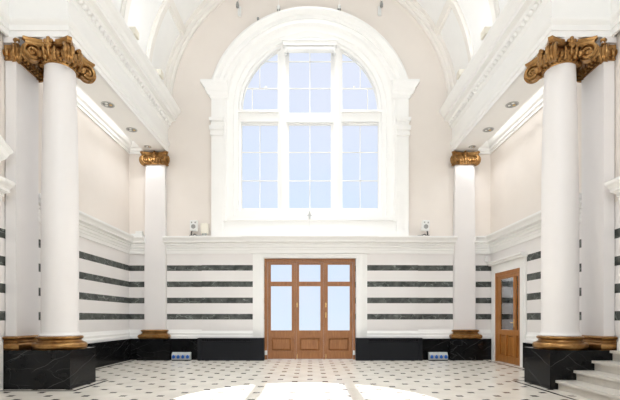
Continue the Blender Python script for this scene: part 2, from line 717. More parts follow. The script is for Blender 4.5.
# black marble bases
b = B()
box(b, -HX, -1.74, BACK - .12, BACK, 0, .63)
box(b, 1.74, HX, BACK - .12, BACK, 0, .63)
o = obj('baseboard_back', b, BLACK)
tag(o, 'black marble base along the far wall', 'baseboard', kind='structure')
b = B()
box(b, -HX, -HX + .1, 8.07, BACK - .12, 0, .63)
o = obj('baseboard_left', b, BLACK)
tag(o, 'black marble base of the left aisle wall', 'baseboard', kind='structure')
b = B()
box(b, HX - .1, HX, 8.07, 10.34, 0, .63)
o = obj('baseboard_right', b, BLACK)
tag(o, 'black marble base of the right aisle wall beside the side door', 'baseboard', kind='structure')
for i, s in enumerate((-1, 1)):
    b = B()
    z0 = 0 if s < 0 else .68
    moulding(b, [(-HX, REAR), (-HX, 7.18)],
             [(0, z0), (.09, z0), (.09, .82), (.07, .84), (.06, .90), (.03, .93), (0, .96)])
    if s > 0:
        for v in b.verts:
            v.co.x = -v.co.x
    o = obj('trim_%d' % (13 + i), b, WHITE)
    tag(o, 'white wall base at the %s picture edge beside the black plinth' % labels[s], 'baseboard', kind='structure')

# ------------------------------------------------------------------ inlaid border lines in the floor
for i, s in enumerate((-1, 1)):
    b = B()
    for q in ((-4.06, -4.005, 7.03, 8.22), (-5.2, -4.06, 8.165, 8.22), (-5.2, -5.145, 8.22, 12.15)):
        box(b, *q, 0, .003)
    if s < 0:
        box(b, -HX + .1, -4.06, 7.03, 7.085, 0, .003)
    else:
        box(b, -4.06, -4.005, 3.0, 7.03, 0, .003)
    if s > 0:
        for v in b.verts:
            v.co.x = -v.co.x
    o = obj('trim_%d' % (15 + i), b, INLAY)
    tag(o, 'thin black inlaid line in the floor round the %s plinth' % labels[s], 'floor border', kind='structure')

# ================================================================== ARCHED WINDOW
win = B()
WY = BACK + .16
C0, C1, C2 = 22 / 33.05, 31.6 / 33.05, 69.2 / 33.05
zl0, zl1 = wz(209, WY), wz(124, WY)
zu0, zu1 = wz(112.5, WY), wz(50, WY)
RG = 68 / 33.05 + .02
ZC = SPRING


def side_light(s, ins=0.0):
    r = RG - ins
    xi = C1 + ins
    zb = zu0 + ins
    a0 = math.asin((zb - ZC) / r) if zb > ZC else 0
    a1 = math.acos(xi / r)
    pts = [(xi, zb), (r * math.cos(a0), zb)]
    for k in range(1, 15):
        a = a0 + (a1 - a0) * k / 14
        pts.append((r * math.cos(a), ZC + r * math.sin(a)))
    if s < 0:
        pts = [(-x, z) for x, z in pts][::-1]
    return pts


lights = [('left', rect(-C2, -C1, zl0, zl1)), ('mid', rect(-C0, C0, zl0, zl1)), ('right', rect(C1, C2, zl0, zl1)),
          ('uleft', side_light(-1)), ('umid', rect(-C0, C0, zu0 - .03, zu1)), ('uright', side_light(1))]
rf = 2.3
frame_outer = [(-rf, wz(216, WY))] + [(rf * math.cos(PI - PI * i / 48), ZC + rf * math.sin(PI - PI * i / 48)) for i in range(49)] + [(rf, wz(216, WY))]
fill_panel(win, frame_outer, [l[1] for l in lights], lambda u, v: (u, WY, v), (0, .12, 0))
window = obj('window_1', win, WHITE)
tag(window, 'tall arched window of many panes in the middle of the far wall', 'window', kind='structure')

# mullion posts, transoms, head
b = B()
for s in (-1, 1):
    xm = s * (C0 + C1) / 2
    box(b, xm - .075, xm + .075, WY - .07, WY, wz(216, WY), zu1 + .05)
    box(b, xm - .045, xm + .045, WY - .1, WY - .07, wz(216, WY), zu1 + .05)
    x0, x1 = (C1, 2.17) if s > 0 else (-2.17, -C1)
    box(b, x0, x1, WY - .10, WY, wz(123, WY), wz(114, WY))
    box(b, x0, x1, WY - .16, WY, wz(114.5, WY), wz(112.2, WY))
box(b, -C0 - .03, C0 + .03, WY - .08, WY, wz(123.5, WY), wz(114.5, WY))
obj('window_frame', b, WHITE, window)
b = B()
box(b, -2.15, 2.15, BACK - .06, WY, wz(216, 12.3), wz(210.5, 12.3))
box(b, -2.63, 2.63, BACK - .12, BACK, wz(220, 12.25), wz(216, 12.25))
box(b, -2.60, 2.60, BACK - .08, BACK, wz(232, 12.3), wz(220, 12.3))
box(b, -2.63, 2.63, BACK - .14, BACK, wz(238, 12.25), wz(231, 12.25))
obj('window_sill', b, WHITE, window)


def bar(b, x0, x1, z0, z1):
    box(b, x0, x1, WY + .02, WY + .06, z0, z1)


GB = .011
for nm, lp in lights:
    b = B()
    xs = [p[0] for p in lp]
    zs = [p[1] for p in lp]
    x0, x1, z0, z1 = min(xs), max(xs), min(zs), max(zs)
    e = .03
    if nm in ('left', 'mid', 'right', 'umid'):
        fill_panel(b, lp, [rect(x0 + e, x1 - e, z0 + e, z1 - e)], lambda u, v: (u, WY + .015, v), (0, .05, 0))
    else:
        fill_panel(b, lp, [side_light(-1 if nm == 'uleft' else 1, e)], lambda u, v: (u, WY + .015, v), (0, .05, 0))
    xm = (x0 + x1) / 2
    if nm in ('left', 'mid', 'right'):
        bar(b, xm - GB, xm + GB, z0, z1)
        for py in (152, 180.5):
            bar(b, x0, x1, wz(py, WY) - GB, wz(py, WY) + GB)
    elif nm == 'umid':
        bar(b, xm - GB, xm + GB, z0, z1)
        for py in (61, 88):
            bar(b, x0, x1, wz(py, WY) - GB, wz(py, WY) + GB)
    else:
        s = -1 if nm == 'uleft' else 1
        zb = wz(88, WY)
        bar(b, *sorted((s * C1, s * math.sqrt(RG ** 2 - (zb - ZC) ** 2))), zb - GB * 1.4, zb + GB * 1.4)
        zt = wz(61, WY)
        bar(b, *sorted((s * C1, s * math.sqrt(RG ** 2 - (zt - ZC) ** 2))), zt - GB, zt + GB)
        xv = s * (50.5 / 33.05)
        bar(b, xv - GB, xv + GB, zb, ZC + math.sqrt(RG ** 2 - xv ** 2))
        xv = s * (58 / 33.05)
        bar(b, xv - GB, xv + GB, zu0, zb)
        # sash lift
        box(b, s * 1.34 - .03, s * 1.34 + .03, WY - .02, WY + .02, zb, zb + .05)
    sash = obj('sash', b, WHITE, window)
    b = B()
    if nm in ('left', 'mid', 'right', 'umid'):
        box(b, x0 + .005, x1 - .005, WY + .038, WY + .044, z0 + .005, z1 - .005)
    else:
        fill_panel(b, side_light(-1 if nm == 'uleft' else 1, .005), [], lambda u, v: (u, WY + .038, v), (0, .006, 0))
    obj('pane', b, GLASS, sash)

# archivolt and jambs round the window
trim = B()
yw = BACK
# inner stepped reveal: arch continuing down the jambs
arch_sweep(trim, arch_path(0, SPRING, wz(222)), [(2.66, yw), (2.66, yw - .10), (2.60, yw - .13), (2.50, yw - .13), (2.46, yw - .08),
                                                 (2.42, yw - .07), (2.30, yw - .06), (2.27, yw - .02), (2.16, yw), (2.14, yw + .06),
                                                 (2.08, yw + .08), (2.07, yw + .158), (2.3, yw + .158), (2.3, yw)])
o = obj('trim_17', trim, WHITE, smooth=True)
tag(o, 'stepped white inner surround following the arched window and its jambs', 'window surround', kind='structure')
trim = B()
RO = 3.035
ZA = 7.40
zi = wz(80, 12.2)
ai = math.asin((zi - ZA) / RO)
pth = []
for k in range(49):
    a = (PI - ai) + (2 * ai - PI) * k / 48
    pth.append((0, ZA, math.cos(a), math.sin(a)))
arch_sweep(trim, pth, [(RO, yw), (RO, yw - .22), (RO - .03, yw - .25), (RO - .08, yw - .25), (RO - .11, yw - .21), (RO - .16, yw - .19),
                       (RO - .19, yw - .15), (RO - .30, yw - .145), (RO - .31, yw - .12), (2.62, yw - .11), (2.60, yw - .08), (2.60, yw)])
# impost blocks, jamb pilasters
for s in (-1, 1):
    t = B()
    xo, xi = wx(211.3, 12.25), wx(223, 12.25)
    box(t, xo, xi, BACK - .15, BACK, 3.66, wz(92, 12.25))
    # crown of the impost: profile swept round three sides, on to the archivolt
    xq = wx(228, 12.25)
    cpath = [(xo, BACK), (xo, BACK - .15), (xq, BACK - .15)]
    cp = [(0, wz(97.5, 12.2)), (.035, wz(97, 12.2)), (.045, wz(94.8, 12.2)), (.075, wz(94.5, 12.2)), (.12, wz(92.5, 12.2)), (.14, wz(90.5, 12.2)),
          (.175, wz(90.2, 12.2)), (.175, wz(87.4, 12.2)), (.205, wz(86.8, 12.2)), (.25, wz(84.6, 12.2)), (.27, wz(82.8, 12.2)), (.30, wz(82.4, 12.2)), (.30, zi), (-.0, zi)]

    # crown overhangs outward and forward
    pf = [(q, z) for q, z in cp]
    rings = []
    for (x, y, ox, oy) in ((xo, BACK, -1, 0), (xo, BACK - .15, -1, -.35), (xq, BACK - .15, 0, -.35)):
        rings.append([(x + ox * q, y + oy * q, z) for q, z in pf])
    loft(t, rings)
    # lower capital band
    lc = [(0, wz(135, 12.2)), (.03, wz(134.5, 12.2)), (.03, wz(131.5, 12.2)), (.02, wz(131, 12.2)), (.02, wz(130, 12.2)), (.05, wz(129, 12.2)),
          (.06, wz(125.5, 12.2)), (.01, wz(124, 12.2)), (.01, wz(121, 12.2)), (.05, wz(120, 12.2)), (.065, wz(117, 12.2)), (0, wz(117, 12.2))]
    rings = []
    for (x, y, ox, oy) in ((xo, BACK, -1, 0), (xo, BACK - .15, -1, -1), (xi, BACK - .15, .4, -1), (xi, BACK - .1, .4, 0)):
        rings.append([(x + ox * q, y + oy * q, z) for q, z in lc])
    loft(t, rings)
    if s > 0:
        for v in t.verts:
            v.co.x = -v.co.x
    me = bpy.data.meshes.new('tmp')
    t.to_mesh(me)
    t.free()
    trim.from_mesh(me)
    bpy.data.meshes.remove(me)
o = obj('trim_18', trim, WHITE, smooth=True)
tag(o, 'broad white outer arch resting on imposts and flat jambs round the window', 'window surround', kind='structure')

# roller blind with its cord
zt, zb_ = wz(40, 12.3), wz(46.5, 12.3)
bl = thing('roller_blind', (0, 12.3, zb_), 'white roller blind rolled up in a box at the head of the arched window', 'blind')
b = B()
box(b, -.81, .81, BACK - .12, BACK + .06, zb_ + .04, zt - .04)
box(b, -.84, .84, BACK - .15, BACK + .06, zt - .04, zt)
obj('cassette', b, WHITE, bl)
b = B()
rings = []
for x in (-.70, .70):
    rings.append([(x, BACK - .03 + .075 * math.cos(2 * PI * k / 20), wz(49.3, 12.35) + .09 * math.sin(2 * PI * k / 20)) for k in range(20)])
loft(b, rings)
obj('roll', b, WPLAST, bl, smooth=True)
for s in (-1, 1):
    b = B()
    box(b, s * .73 - .025, s * .73 + .025, BACK - .1, BACK + .05, wz(53.5, 12.35), zb_ + .04)
    obj('bracket', b, WPLAST, bl)
b = B()
tube(b, [(-.012, BACK - .16, zb_ + .05), (-.012, BACK - .17, 6.5), (-.012, BACK - .18, wz(212, 12.2))], .005, 6)
tube(b, [(-.012, BACK - .18, wz(219, 12.2)), (-.012, BACK - .18, wz(229.5, 12.2))], .011, 6)
obj('cord', b, WPLAST, bl)
b = B()
zc_ = wz(215.5, 12.2)
tube(b, [(-.012, BACK - .18, zc_ + .13), (-.012, BACK - .18, zc_ + .03), (-.012, BACK - .18, zc_ - .09)], [.012, .034, .028], 10)
tube(b, [(-.075, BACK - .18, zc_ + .0), (-.012, BACK - .18, zc_ + .03), (.05, BACK - .18, zc_)], [.014, .03, .014], 8)
obj('cord_weight', b, STEEL, bl, smooth=True)

# ================================================================== MIDDLE DOOR
DYP = BACK + .06


def dx(px):
    return wx(px, DYP)


def dzv(py):
    return wz(py, DYP)


frame = B()
X0, X1, ZT = dx(264.6), dx(355), dzv(259)
fill_panel(frame, [(X0, 0), (dx(267.6), 0), (dx(267.6), dzv(262.2)), (dx(353), dzv(262.2)), (dx(353), 0), (X1, 0), (X1, ZT), (X0, ZT)], [],
           lambda u, v: (u, DYP - .03, v), (0, .12, 0))
for px in (295.4, 324.1):
    box(frame, dx(px) - .022, dx(px) + .022, DYP - .025, DYP + .06, 0, dzv(262.2))
door = obj('door_1', frame, WOOD)
tag(door, 'three-leaf glazed brown wooden door below the arched window', 'door', kind='structure')
for (a, c) in ((267.8, 294.7), (296.1, 323.4), (324.8, 352.8)):
    b = B()
    xa, xc = dx(a) + .004, dx(c) - .004
    st = .075
    h1 = rect(xa + st, xc - st, dzv(282), dzv(264.3))
    h2 = rect(xa + st, xc - st, dzv(330.8), dzv(285.8))
    h3 = rect(xa + st + .02, xc - st - .02, dzv(351), dzv(337.6))
    fill_panel(b, rect(xa, xc, .012, dzv(262.4)), [h1, h2, h3], lambda u, v: (u, DYP, v), (0, .05, 0))
    # raised panel
    p0, p1, q0, q1 = h3[0][0], h3[1][0], h3[0][1], h3[2][1]
    loft(b, [[(x, y, z) for x, z in rect(p0 + i, p1 - i, q0 + i, q1 - i)] for i, y in ((-.002, DYP + .049), (-.002, DYP + .045), (.028, DYP + .045), (.06, DYP + .018), (.065, DYP + .018))])
    # glazing beads
    for hh in (h1, h2):
        fill_panel(b, hh, [rect(hh[0][0] + .012, hh[1][0] - .012, hh[0][1] + .012, hh[2][1] - .012)], lambda u, v: (u, DYP + .012, v), (0, .03, 0))
    leaf = obj('leaf', b, WOOD, door)
    for hh in (h1, h2):
        b = B()
        box(b, hh[0][0] + .005, hh[1][0] - .005, DYP + .024, DYP + .030, hh[0][1] + .005, hh[2][1] - .005)
        obj('pane', b, GLASS, leaf)
    if a > 290:
        b = B()
        zz = dzv(305)
        xk = xa + .028
        box(b, xk - .018, xk + .018, DYP - .008, DYP, zz - .07, zz + .07)
        tube(b, [(xk, DYP - .005, zz + .02), (xk, DYP - .05, zz + .02)], .012, 8)
        ball(b, (xk, DYP - .06, zz + .02), .028)
        obj('handle', b, BRASS, leaf)
        b = B()
        tube(b, [(xk, DYP - .012, .02), (xk, DYP - .012, .16)], .012, 8)
        box(b, xk - .016, xk + .016, DYP - .012, DYP, .07, .11)
        obj('bolt', b, BRASS, leaf)
        if a > 320:
            b = B()
            z2 = dzv(315)
            box(b, xk - .014, xk + .014, DYP - .02, DYP, z2 - .08, z2 + .08)
            obj('lock_plate', b, BRASS, leaf)

# white surround of the middle door
b = B()
sp = []
for hw, zt_, yf, yb2 in ((1.70, 3.17, BACK - .12, BACK), (1.60, 3.17, BACK - .15, BACK - .12)):
    fill_panel(b, [(-hw, 0), (-1.37, 0), (-1.37, 3.03), (1.37, 3.03), (1.37, 0), (hw, 0), (hw, zt_), (-hw, zt_)], [],
               lambda u, v, yf=yf: (u, yf, v), (0, yb2 - yf, 0))
fill_panel(b, [(-1.56, 0), (-1.46, 0), (-1.46, 3.09), (1.46, 3.09), (1.46, 0), (1.56, 0), (1.56, 3.15), (-1.56, 3.15)], [],
           lambda u, v: (u, BACK - .175, v), (0, .025, 0))
o = obj('trim_19', b, WHITE)
tag(o, 'layered white surround of the middle door', 'door surround', kind='structure')

# ================================================================== SIDE DOOR (right)
b = B()
fill_panel(b, [(DY0, 0), (DY0 + .06, 0), (DY0 + .06, DZ - .1), (DY1 - .09, DZ - .1), (DY1 - .09, 0), (DY1, 0), (DY1, DZ), (DY0, DZ)], [],
           lambda u, v: (HX - .03, u, v), (.16, 0, 0))
door2 = obj('door_2', b, WOODO)
tag(door2, 'orange wooden glazed door in the right side wall', 'door', kind='structure')
ym = DY0 + .33
for (ya, yc, big) in ((ym + .005, DY1 - .092, True), (DY0 + .062, ym - .005, False)):
    b = B()
    g = rect(ya + .085, yc - .17, .92, DZ - .20) if big else rect(ya + .11, yc - .045, .92, DZ - .20)
    holes = [g]
    if big:
        mid = (ya + yc) / 2
        pa = rect(ya + .10, mid - .04, .2, .78)
        pb = rect(mid + .04, yc - .16, .2, .78)
    else:
        pa = rect(ya + .04, yc - .07, .2, .78)
        pb = None
    holes += [h for h in (pa, pb) if h]
    fill_panel(b, rect(ya, yc, .012, DZ - .102), holes, lambda u, v: (HX - .012, u, v), (.05, 0, 0))
    for h in (pa, pb):
        if h:
            loft(b, [[(x, y, z) for y, z in rect(h[0][0] + i, h[1][0] - i, h[0][1] + i, h[2][1] - i)]
                     for i, x in ((-.002, HX + .037), (-.002, HX + .03), (.03, HX + .03), (.055, HX + .004), (.06, HX + .004))])
    leaf = obj('leaf', b, WOODO, door2)
    b = B()
    box(b, HX + .012, HX + .018, g[0][0] + .004, g[1][0] - .004, g[0][1] + .004, g[2][1] - .004)
    obj('pane', b, DGLASS, leaf)
    if big:
        b = B()
        tube(b, [(HX - .01, ya + .04, 1.12), (HX - .055, ya + .04, 1.12), (HX - .055, ya + .13, 1.12)], .01, 8)
        box(b, HX - .02, HX - .012, ya + .02, ya + .06, 1.0, 1.22)
        obj('handle', b, BRASS, leaf)
# lobby behind that door
b = B()
fill_panel(b, rect(DY0 - .5, DY1 + .3, 0, 3.0), [], lambda u, v: (HX + 1.6, u, v), (.1, 0, 0))
box(b, HX + .3, HX + 1.7, DY1 + .3, DY1 + .4, 0, 3.0)
box(b, HX + .3, HX + 1.7, DY0 - .6, DY0 - .5, 0, 3.0)
box(b, HX + .3, HX + 1.7, DY0 - .6, DY1 + .4, 3.0, 3.1)
box(b, HX + .3, HX + 1.7, DY0 - .6, DY1 + .4, -.1, 0)
o = obj('wall_lobby', b, WALL)
tag(o, 'banded lobby wall seen through the glass of the right side door', 'wall', kind='structure')
# white surround
b = B()
so, si, top = .25, .06, 2.88
for inx, outx, wdt, tp in ((0, .035, so, top), (.035, .05, so * .62, top - .1)):
    ya, yc = DY0 - wdt, min(DY1 + wdt, BACK - .13)
    fill_panel(b, [(ya, 0), (DY0, 0), (DY0, DZ), (DY1, DZ), (DY1, 0), (yc, 0), (yc, tp), (ya, tp)], [],
               lambda u, v, q=outx: (HX - q, u, v), (outx - inx, 0, 0))
loft(b, [[(HX - q, y, z) for q, z in ((0, 2.78), (.12, 2.78), (.13, 2.83), (.17, 2.85), (.17, 2.89), (0, 2.89))] for y in (DY0 - so - .03, BACK - .13)])
o = obj('trim_20', b, WHITE)
tag(o, 'white surround of the right side door', 'door surround', kind='structure')


# ================================================================== COLUMNS
def spiral(c, ax_u, ax_v, r0, turns, side, n=44):
    pts, rad = [], []
    for k in range(n + 1):
        t = k / n
        a = PI / 2 - side * turns * 2 * PI * t
        r = r0 * (1 - .86 * t ** .85)
        pts.append(Vector(c) + ax_u * (r * math.cos(a)) + ax_v * (r * math.sin(a)))
        rad.append(.030 * (1 - .5 * t))
    return pts, rad


def capital_parts(cx, cy, half, zt, square, shaft_r):
    """list of (name, bmesh) of a four-volute scroll capital centred on (cx, cy)"""
    k = half / .42
    out = []
    # abacus with concave sides and cut corners
    ab = B()

    def outline(sc, z):
        pts = []
        for q in range(4):
            a = PI / 2 * q
            for j in range(13):
                t = -1 + 2 * j / 12
                u = t * (half - .05 * k)
                d = half - .11 * k * (1 - t * t)
                x, y = u, -d
                X = x * math.cos(a) - y * math.sin(a)
                Y = x * math.sin(a) + y * math.cos(a)
                pts.append((cx + X * sc, cy + Y * sc, z))
        return pts
    loft(ab, [outline(s_, zt + dz) for s_, dz in ((.86, -.105), (.93, -.085), (.93, -.06), (.96, -.05), (1.0, -.03), (1.0, 0))])
    out.append(('abacus', ab))
    # echinus: egg row above a bead row, round or square on plan
    ec = B()
    if square:
        hw = shaft_r
        for o_, z0, z1 in ((.03, -.36, -.335), (.04, -.30, -.10), (.02, -.335, -.30)):
            box(ec, cx - hw - o_, cx + hw + o_, cy - hw - o_, cy + hw + o_, zt + z0, zt + z1)
        m = 7
        for q in range(4):
            for j in range(m):
                t = -hw + 2 * hw * (j + .5) / m
                X, Y = [(t, -hw - .05), (hw + .06, t), (t, hw + .06), (-hw - .05, t)][q]
                ball(ec, (cx + X, cy + Y, zt - .235), .045, (.8, .8, 1.45))
                ball(ec, (cx + X, cy + Y, zt - .335), .022)
    else:
        lathe(ec, [(shaft_r + .01, zt - .36), (shaft_r + .025, zt - .345), (shaft_r + .01, zt - .325), (shaft_r + .03, zt - .29),
                   (shaft_r + .075, zt - .24), (shaft_r + .10, zt - .19), (shaft_r + .08, zt - .15), (shaft_r + .03, zt - .1)], cx, cy, 40)
        m = 22
        for j in range(m):
            a = 2 * PI * (j + .5) / m
            ball(ec, (cx + (shaft_r + .085) * math.cos(a), cy + (shaft_r + .085) * math.sin(a), zt - .225), .038, (.9, .8, 1.5), a)
            a += PI / m
            ball(ec, (cx + (shaft_r + .025) * math.cos(a), cy + (shaft_r + .025) * math.sin(a), zt - .325), .022)
    out.append(('echinus', ec))
    # volutes on the diagonals
    for q in range(4):
        a = PI / 4 + PI / 2 * q
        d = Vector((math.cos(a), math.sin(a), 0))
        t = Vector((-d.y, d.x, 0))
        up = Vector((0, 0, 1))
        c = Vector((cx, cy, zt - .235)) + d * (half * 1.414 - .165 * k)
        v = B()
        R = .148
        w = .065 * k
        # core disc, dished on both cheeks
        rings = []
        for off, r in ((-w * .8, .03), (-w * .2, R * .82), (-w * .9, R * .93), (-w * .9, R), (-w * .3, R * .94), (w * .3, R * .94), (w * .9, R), (w * .9, R * .93), (w * .2, R * .82), (w * .8, .03)):
            rings.append([c + t * off + d * (r * math.cos(2 * PI * j / 26)) + up * (r * math.sin(2 * PI * j / 26)) for j in range(26)])
        loft(v, rings)
        for sd in (-1, 1):
            cc = c + t * (sd * w * .88)
            pts, rad = spiral(cc, d * 1.0, up, R * .93, 1.8, 1)
            tube(v, pts, rad, 7)
            ball(v, cc, .026)
            # fillet band swinging from the spiral back up under the abacus
            pts = [cc + up * (R * .93), cc + up * (R * .95) - d * .12, cc + up * (R * .8) - d * .24 - t * sd * .0]
            tube(v, pts, [.02, .02, .015], 6)
        # strap binding the scroll at its outer edge
        for off in (-.022, .022):
            tube(v, [c + t * off + (d * math.cos(an) + up * math.sin(an)) * (R * 1.02) for an in [-1.3 + .2 * q2 for q2 in range(14)]], .012, 6)
        # husk spray hanging from the volute on to the bell
        for sd in (-1, 1):
            for j in range(2):
                p = c - d * (.10 + .075 * j) + t * (sd * (w + .05 + .035 * j)) + up * (-.02 - .03 * j)
                ball(v, p, .050 - .008 * j, (1, 1, 1.15), a)
        out.append(('volute', v))
    # flower in the middle of each abacus side
    for q in range(4):
        a = PI / 2 * q - PI / 2
        d = Vector((math.cos(a), math.sin(a), 0))
        t = Vector((-d.y, d.x, 0))
        c = Vector((cx, cy, zt - .055)) + d * (half - .085 * k)
        f = B()
        ball(f, c, .05, (1, 1, 1.35))
        for j in range(5):
            an = PI / 2 + 2 * PI * j / 5
            ball(f, c + t * (.055 * math.cos(an)) + Vector((0, 0, .06 * math.sin(an))), .036)
        for j in range(3):
            ball(f, c - d * .01 * j + Vector((0, 0, -.08 - .05 * j)), .042 - .007 * j, (1, 1, 1.4))
        for sd in (-1, 1):
            ball(f, c + t * sd * .095 + Vector((0, 0, -.115)) - d * .02, .040, (.8, .8, 1.5))
        out.append(('flower', f))
    return out


def add_capital(root, cx, cy, half, zt, square, shaft_r, clip_plane=None):
    parts = capital_parts(cx, cy, half, zt, square, shaft_r)
    cap = None
    for nm, bm in parts:
        if clip_plane is not None:
            clip(bm, *clip_plane)
        if len(bm.faces) < 4:
            bm.free()
            continue
        if nm == 'abacus':
            cap = obj('capital', bm, GOLD, root, smooth=True)
            cap['label'] = 'gilded scroll capital'
        else:
            obj(nm, bm, GOLD, cap, smooth=True)
    return cap


CX, CY = 4.61, 7.63
PZ = .68
ENTZ = 6.20

# black plinth under column and pier
pl = thing('plinth', (-4.8, 7.63, 0), 'black veined marble plinth under the left column and pier', 'plinth')
b = B()
box(b, -HX + .02, -4.18, 7.20, 8.06, 0, .548)
obj('plinth_body', b, BLACK, pl)
b = B()
box(b, -HX + .02, -4.178, 7.197, 8.063, .552, PZ)
box(b, -HX + .03, -4.19, 7.21, 8.05, .548, .552)
obj('top_slab', b, BLACK, pl)
twin(pl, 'black veined marble plinth under the right column and pier beside the steps')

# round column
cl = thing('column', (-CX, CY, PZ), 'round white column with gilded scroll capital, on the left', 'column')
rb, rt = .304, .252
prof = [(rb + .035, .915), (rb + .035, .94), (rb + .01, .965), (rb, 1.0)]
for k in range(1, 25):
    t = k / 24
    z = 1.0 + (5.82 - 1.0) * t
    r = rb - (rb - rt) * t ** 3.4
    prof.append((r, z))
prof += [(rt, 5.87), (rt, 6.08)]
b = B()
prof += [(rt, 6.12), (rt + .1, 6.13), (rt + .1, 6.199)]
lathe(b, prof, -CX, CY, 64)
obj('shaft', b, SHAFT, cl, smooth=True)


def torus_prof(r):
    pr = [(r + .13, .68), (r + .14, .69)]
    for k in range(9):
        a = -PI / 2 + PI * k / 8
        pr.append((r + .095 + .05 * math.cos(a), .745 + .055 * math.sin(a)))
    pr += [(r + .075, .80), (r + .075, .812), (r + .05, .825), (r + .042, .845), (r + .05, .86), (r + .068, .865)]
    for k in range(7):
        a = -PI / 2 + PI * k / 6
        pr.append((r + .052 + .028 * math.cos(a), .892 + .024 * math.sin(a)))
    pr += [(r + .035, .918), (r + .035, .922), (r - .02, .922)]
    return pr


b = B()
lathe(b, torus_prof(rb), -CX, CY, 64)
o = obj('base', b, GOLD, cl, smooth=True)
o['label'] = 'gilded moulded base ring'
add_capital(cl, -CX, CY, .44, 6.165, False, rt)
twin(cl, 'round white column with gilded scroll capital, on the right by the steps')

# square pier against the side wall
PX0, PHY = 5.208, .30
pr = thing('pier', (-5.34, CY, PZ), 'square white pier with gilded capital behind the left column', 'pier')
b = B()
box(b, -HX + .02, -PX0, CY - PHY, CY + PHY, .90, 6.10)
box(b, -HX + .02, -PX0 + .06, CY - PHY - .05, CY + PHY + .05, 6.10, 6.198)
obj('shaft', b, SHAFT, pr)


def square_base(bm, path, z0, zscale, rr=0.0):
    pf = [(q - rb, z0 + (z - .68) * zscale) for q, z in torus_prof(rb)]
    pf = [(max(q, 0), z) for q, z in pf] + [(0, z0)]
    moulding(bm, path, pf)


b = B()
square_base(b, [(-PX0, CY + PHY), (-PX0, CY - PHY), (-HX + .02, CY - PHY)][::-1], PZ, 1.0)
o = obj('base', b, GOLD, pr, smooth=True)
o['label'] = 'gilded moulded base'
add_capital(pr, -PX0 - PHY, CY, .385, 6.165, True, PHY, ((-HX + .02, 0, 0), (-1, 0, 0)))
twin(pr, 'square white pier with gilded capital behind the right column')

# flat pilaster on the far wall
QW = .31
QT = .278
QY = BACK - .17
pq = thing('pilaster', (-4.59, BACK - .1, .63), 'white square pilaster with small gilded capital, left of the far wall', 'pilaster')
b = B()
loft(b, [[(-4.59 - h_, QY + QW - h_ if k < 0 else BACK - .02, z_) for h_, k in ((w_, 1), (w_, -1))] + [(-4.59 + w_, QY + QW - w_, z_), (-4.59 + w_, BACK - .02, z_)]
         for w_, z_ in ((QW, .86), (QW, 2.4), (QW - .005, 3.6), (QW - .015, 4.8), (QT, 6.10))])
obj('shaft', b, SHAFT, pq)
b = B()
box(b, -4.59 - .48, -4.59 + .48, QY - .14, BACK - .12, 0, .63)
o = obj('pedestal', b, BLACK, pq)
o['label'] = 'black marble pedestal block'
b = B()
square_base(b, [(-4.59 - QW, BACK - .12), (-4.59 - QW, QY), (-4.59 + QW, QY), (-4.59 + QW, BACK - .12)], .63, 1.12)
box(b, -4.59 - QW, -4.59 + QW, QY, BACK - .12, .63, .89)
o = obj('base', b, GOLD, pq, smooth=True)
o['label'] = 'gilded moulded base'
add_capital(pq, -4.59, QY + QW, .42, 6.145, True, QT, ((0, BACK - .02, 0), (0, 1, 0)))
twin(pq, 'white square pilaster with small gilded capital, right of the far wall')

# ================================================================== MARBLE STEPS (right)
stp = thing('marble_steps', (4.9, 5.5, 0), 'flight of four cream marble steps in front of the right plinth', 'steps')
hs = [0, .165, .335, .505, .68]
for k in range(4):
    b = B()
    x0 = 4.27 + .315 * k
    box(b, x0 + .05, HX - .03, 3.6, 7.19, hs[k], hs[k + 1] - .045)
    x1 = HX - .03
    box(b, x0, x1, 3.6, 7.192, hs[k + 1] - .045, hs[k + 1])
    obj('step', b, STEPM, stp)

# ================================================================== RADIATOR COVERS
rc = thing('radiator_cover', (-2.33, 12.1, 0), 'long slate grey radiator cover left of the middle door', 'radiator cover')
ry0, ry1 = BACK - .36, BACK - .18
xA, xB = wx(197.5, ry0), wx(264, ry0)
b = B()
box(b, xA + .1, xB - .38, ry0 + .03, ry1, .0, .56)
box(b, xA + .1, xB - .38, ry0 + .06, ry1, .56, .63)
obj('panel', b, SLATE, rc)
b = B()
box(b, xA, xB, ry0 - .01, ry1 + .005, .625, .66)
obj('top', b, SLATE, rc)
for p0, p1 in ((xA, xA + .1), (xB - .38, xB)):
    b = B()
    box(b, p0, p1, ry0, ry1, 0, .625)
    bevel_all(b, .004, 1)
    obj('post', b, SLATE, rc)
b = B()
box(b, xA + .1, xB - .38, ry0 + .02, ry0 + .035, .545, .56)
for k in range(24):
    x = xA + .13 + (xB - .38 - xA - .16) * k / 23
    box(b, x - .004, x + .004, ry0 + .045, ry0 + .06, .56, .62)
obj('grille', b, SLATE, rc)
twin(rc, 'long slate grey radiator cover right of the middle door')

# ================================================================== SOCKET BLOCKS
sy0, sy1 = BACK - .42, BACK - .27


